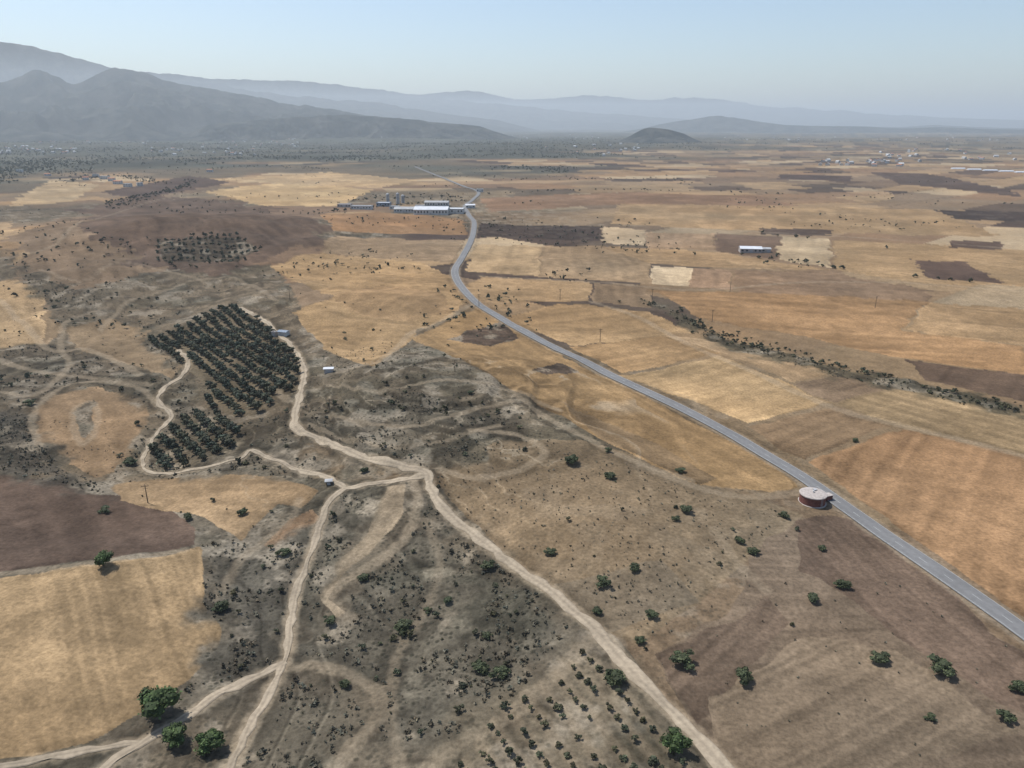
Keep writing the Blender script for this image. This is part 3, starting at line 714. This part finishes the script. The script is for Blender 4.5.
def building(name,u,v,w,d,h,rot=0,roof='gable',wm=None,rm=None,storeys=1):
    wm=wm or wallm; rm=rm or roofw
    e=empty(name,u,v,rot); box('walls',w,d,h+.6,(0,0,-.6),wm,e)
    if roof=='gable':
        rh=d*.14; ov=.4
        V=[(-w/2-ov,-d/2-ov,h-.05),(w/2+ov,-d/2-ov,h-.05),(w/2+ov,0,h+rh),(-w/2-ov,0,h+rh),(-w/2-ov,d/2+ov,h-.05),(w/2+ov,d/2+ov,h-.05)]
        V+=[(a,b,c-.18) for a,b,c in V]
        addm('roof',V,[(0,1,2,3),(3,2,5,4),(7,6,9,8),(8,9,10,11),(0,6,7,1),(4,5,11,10),(0,3,9,6),(3,4,10,9),(1,7,8,2),(2,8,11,5)],rm,e)
        for sx in(-1,1):
            X0=sx*(w/2-.1); addm('gable',[(X0,-d/2,h),(X0,d/2,h),(X0,0,h+rh-.2)],[(0,1,2)],wm,e)
    else:
        box('roof',w-.5,d-.5,.2,(0,0,h+.01),rm,e)
        multi('parapet',[(w+.1,.3,.9,(0,-d/2+.1,h-.2)),(w+.1,.3,.9,(0,d/2-.1,h-.2)),(.3,d-.5,.9,(-w/2+.1,0,h-.2)),(.3,d-.5,.9,(w/2-.1,0,h-.2))],wm,e)
    win=[]; nwin=max(1,int(w/4)); sh=h/storeys
    for s in range(storeys):
        for i in range(nwin):
            xx=-w/2+(i+.5)*w/nwin
            if s==0 and i==nwin//2: continue
            for sy in(-1,1): win.append((min(1.8,w/nwin*.5),.08,sh*.38,(xx,sy*(d/2+.03),s*sh+sh*.38)))
    if win: multi('windows',win,glass,e)
    i=nwin//2; multi('door',[(min(3.2,w/nwin*.6),.1,min(3,sh*.72),(-w/2+(i+.5)*w/nwin,-d/2-.04,0))],metal,e)
    return e
for a in [(432,214,46,24,7,-3,'gable',wallm,roofw,1),(456,213,22,18,6,-3,'flat',wallm,roofw,1),(405,212,28,18,5,-3,'gable',wallm,roofg,1),
          (437,206,36,14,6,-3,'gable',wallm,roofg,1),(362,209,30,12,4.5,-3,'flat',wallm,roofg,1),(345,207,20,12,4,-3,'flat',conc,roofg,1),
          (384,206,20,14,5,-3,'flat',bluem,roofw,1),(470,208,14,10,4.5,10,'gable',wallm,roofw,1),(420,209,14,10,5,4,'flat',conc,roofw,1),(395,209,14,9,4,-8,'flat',wallm,roofg,1)]:
    building('warehouse',a[0],a[1],*a[2:])
def lathe(name,prof,mat,parent,n=48):
    V=[(r_*math.cos(k*2*math.pi/n),r_*math.sin(k*2*math.pi/n),z_) for r_,z_ in prof for k in range(n)]
    Q=[(i*n+k,i*n+(k+1)%n,(i+1)*n+(k+1)%n,(i+1)*n+k) for i in range(len(prof)-1) for k in range(n)]
    return addm(name,V,Q,mat,parent)
for u,v,hh in((388,203,13),(398,204,15),(403,203,11)):
    e=empty('silo',u,v); lathe('shell',[(2.6,-.5),(2.6,hh),(2.3,hh+.6),(.4,hh+2.2),(0.02,hh+2.3)],roofg,e,20)
    multi('ladder',[(.08,.08,hh,(-.25,-2.75,0)),(.08,.08,hh,(.25,-2.75,0))]+[(.5,.06,.06,(0,-2.75,.5+i*.6)) for i in range(int(hh/.6)-1)],metal,e)
    multi('walkway',[(1.2,1.2,.1,(0,-3.2,hh-.6))],metal,e)
building('farm_shed',750,252,20,12,4,-8,'gable',conc,roofw); building('farm_shed',765,252,9,8,3.5,-8,'gable',conc,roofg)
building('shed',284,335,5.5,3.6,2.4,-20,'gable',wallm,bluem); building('shed',275,336,3.0,2.6,2.2,-20,'flat',conc,roofg)
building('shed',329,372,4.2,2.6,2.1,5,'gable',conc,roofw); building('shed',329,484,1.8,1.5,1.5,10,'gable',wood,roofg)
for i,(u,v,w) in enumerate([(105,179,20),(118,184,16),(128,187,14),(112,181,13),(96,177,13),(86,180,12),(140,186,11)]): building('farmhouse',u,v,w,10,6,-10+i*7,'gable' if i%2 else 'flat',wallm,roofr if i%2 else roofw,2)
building('house',210,172,14,10,6,5,'gable',wallm,roofr,2); building('house',480,192,12,9,5,0,'flat',wallm,roofg)
building('house',20,172,14,10,6,5,'flat',wallm,roofw,2); building('house',48,176,12,9,5,12,'gable',wallm,roofr)
for i in range(5):
    e=empty('greenhouse',958+i*16,169+i*.9,-4); V=[];n=10
    for xx in(-1,1):
        for k in range(n+1):
            a=math.pi*k/n; V.append((xx*17,-6*math.cos(a),3.6*math.sin(a)))
    addm('cover',V,[(k,k+1,n+2+k,n+1+k) for k in range(n)]+[tuple(range(n+1))[::-1],tuple(range(n+1,2*n+2))],roofw,e)
    multi('ribs',[(.15,12.3,.3,(-14+7*j,0,0)) for j in range(5)],metal,e)
V=[];Q=[];C=[];nv=0
def house_mass(p,w,d,h,a,c,rc):
    global nv
    z0=float(hgt(p[0],p[1])); rh=d*.25
    P=[(-w/2,-d/2,0),(w/2,-d/2,0),(w/2,d/2,0),(-w/2,d/2,0),(-w/2,-d/2,h),(w/2,-d/2,h),(w/2,d/2,h),(-w/2,d/2,h),
       (-w/2,-d/2,h),(w/2,-d/2,h),(w/2,d/2,h),(-w/2,d/2,h),(-w/2,0,h+rh),(w/2,0,h+rh)]
    ca,sa=math.cos(a),math.sin(a)
    for q in P: V.append((q[0]*ca-q[1]*sa+p[0],q[0]*sa+q[1]*ca+p[1],q[2]+z0-.3))
    for f in[(0,1,5,4),(1,2,6,5),(2,3,7,6),(3,0,4,7),(8,9,13,12),(12,13,10,11)]: Q.append([k+nv for k in f])
    C.extend([c]*8+[rc]*6); nv+=14
vr=random.Random(3)
zones=[(40,160,138,10,60),(200,300,143,8,50),(60,330,128,6,80),(380,470,135,5,60),(470,560,128,4,40),(820,905,163,6,22),(540,640,150,10,18),(860,1020,156,11,26),(480,600,137,5,30),(0,80,150,6,35),(700,1020,138,5,45),(150,260,152,6,25)]
for u0,u1,vc,dv,cnt in zones:
    for i in range(cnt):
        px,py=W(vr.uniform(u0,u1),vc+vr.uniform(-dv,dv)*.6); g_=vr.uniform(.32,.58)
        house_mass((float(px),float(py)),vr.uniform(8,17),vr.uniform(8,12),vr.uniform(4,7),vr.uniform(0,3.1),(g_,g_*.98,g_*.93),(.32,.16,.1) if vr.random()<.35 else (g_*.9,g_*.9,g_*.88))
mesh_np('distant_village',np.array(V),np.array(Q),np.array(C),attr_mat('painted_houses',.8,.2,.1,.08))
# ---- water tank
e=empty('water_tank',812,502,20)
lathe('wall',[(4.0,-.8),(4.0,3.0)],redw,e)
lathe('roof_slab',[(4.0,2.9),(4.22,2.92),(4.25,3.2),(4.1,3.28),(3.2,3.42),(1.5,3.52),(.01,3.56)],conc,e)
lathe('plinth',[(4.03,-.8),(4.35,-.8),(4.35,.18),(4.03,.25)],conc,e)
multi('access_hatch',[(1.0,1.0,.35,(1.6,1.2,3.38)),(1.1,1.1,.06,(1.6,1.2,3.74))],metal,e)
lathe('vent',[(.18,3.4),(.18,4.0),(.34,4.02),(.02,4.22)],metal,e,14)
multi('ladder',[(.06,.06,4.0,(-.25,-4.2,0)),(.06,.06,4.0,(.25,-4.2,0))]+[(.44,.04,.04,(0,-4.2,.3+i*.35)) for i in range(10)],metal,e)
multi('valve_house',[(2.4,1.8,2.0,(6.0,-.2,-.4))],redw,e); multi('valve_house_roof',[(2.7,2.1,.18,(6.0,-.2,1.6))],conc,e)
def pole(u,v,h):
    e=empty('utility_pole',u,v,random.uniform(-40,40))
    lathe('pole',[(.20,-.4),(.16,h*.5),(.11,h),(.01,h+.02)],wood,e,10)
    multi('crossarm',[(2.4,.12,.14,(0,-.17,h-.7)),(1.6,.12,.12,(0,-.17,h-1.6))],wood,e)
    multi('insulators',[(.10,.10,.28,(dx,-.17,h-.56)) for dx in(-1.05,-.4,.4,1.05)],glass,e)
for u,v,h in[(148,503,7),(455,372,6),(479,307,9),(560,300,8),(652,300,8),(712,322,8),(245,330,7),(330,410,5),(290,300,8),(730,292,8),(875,308,8),(600,342,8)]: pole(u,v,h)

# ------------------------------------------------------------ air haze (scatter + slight red absorption, same extinction in every channel)
hm=bpy.data.materials.new('hazy_air'); hm.use_nodes=True; t=hm.node_tree; t.nodes.clear()
o=t.nodes.new('ShaderNodeOutputMaterial'); vs=t.nodes.new('ShaderNodeVolumeScatter'); va=t.nodes.new('ShaderNodeVolumeAbsorption'); ad=t.nodes.new('ShaderNodeAddShader')
HC=(.90,.97,1.0,1); HD=7.0e-5
vs.inputs['Color'].default_value=HC; vs.inputs['Density'].default_value=HD; vs.inputs['Anisotropy'].default_value=0.2
va.inputs['Color'].default_value=HC; va.inputs['Density'].default_value=HD
t.links.new(vs.outputs[0],ad.inputs[0]); t.links.new(va.outputs[0],ad.inputs[1]); t.links.new(ad.outputs[0],o.inputs['Volume'])
he=bpy.data.objects.new('haze',None); bpy.context.scene.collection.objects.link(he)
hb=box('air',120000,120000,1500,(0,0,-600),hm,he)

# ------------------------------------------------------------ light, world, camera
EL=math.radians(60); AZ=math.radians(-55)
w=bpy.data.worlds.new('World'); bpy.context.scene.world=w; w.use_nodes=True; t=w.node_tree
sky=t.nodes.new('ShaderNodeTexSky'); sky.sky_type='NISHITA'; sky.sun_disc=False; sky.sun_elevation=EL; sky.sun_rotation=AZ; sky.air_density=1.0; sky.dust_density=1.0; sky.ozone_density=2.0
bg=t.nodes['Background']; t.links.new(sky.outputs[0],bg.inputs['Color']); bg.inputs['Strength'].default_value=.15
sl=bpy.data.lights.new('sun','SUN'); sl.energy=5.0; sl.angle=math.radians(.5); sl.color=(1,.98,.95)
so=bpy.data.objects.new('sun',sl); bpy.context.scene.collection.objects.link(so)
from mathutils import Vector
sd=Vector((math.sin(AZ)*math.cos(EL),math.cos(AZ)*math.cos(EL),math.sin(EL)))
so.rotation_euler=(-sd).to_track_quat('-Z','Y').to_euler()
cam=bpy.data.cameras.new('camera'); co=bpy.data.objects.new('camera',cam); bpy.context.scene.collection.objects.link(co)
cam.sensor_width=36; cam.lens=FPX/1024*36; cam.clip_start=1; cam.clip_end=250000
co.location=(0,0,CAMZ); co.rotation_euler=(math.pi/2-PITCH,0,0); bpy.context.scene.camera=co
s=bpy.context.scene; s.view_settings.view_transform='Standard'; s.view_settings.look='None'; s.view_settings.exposure=0
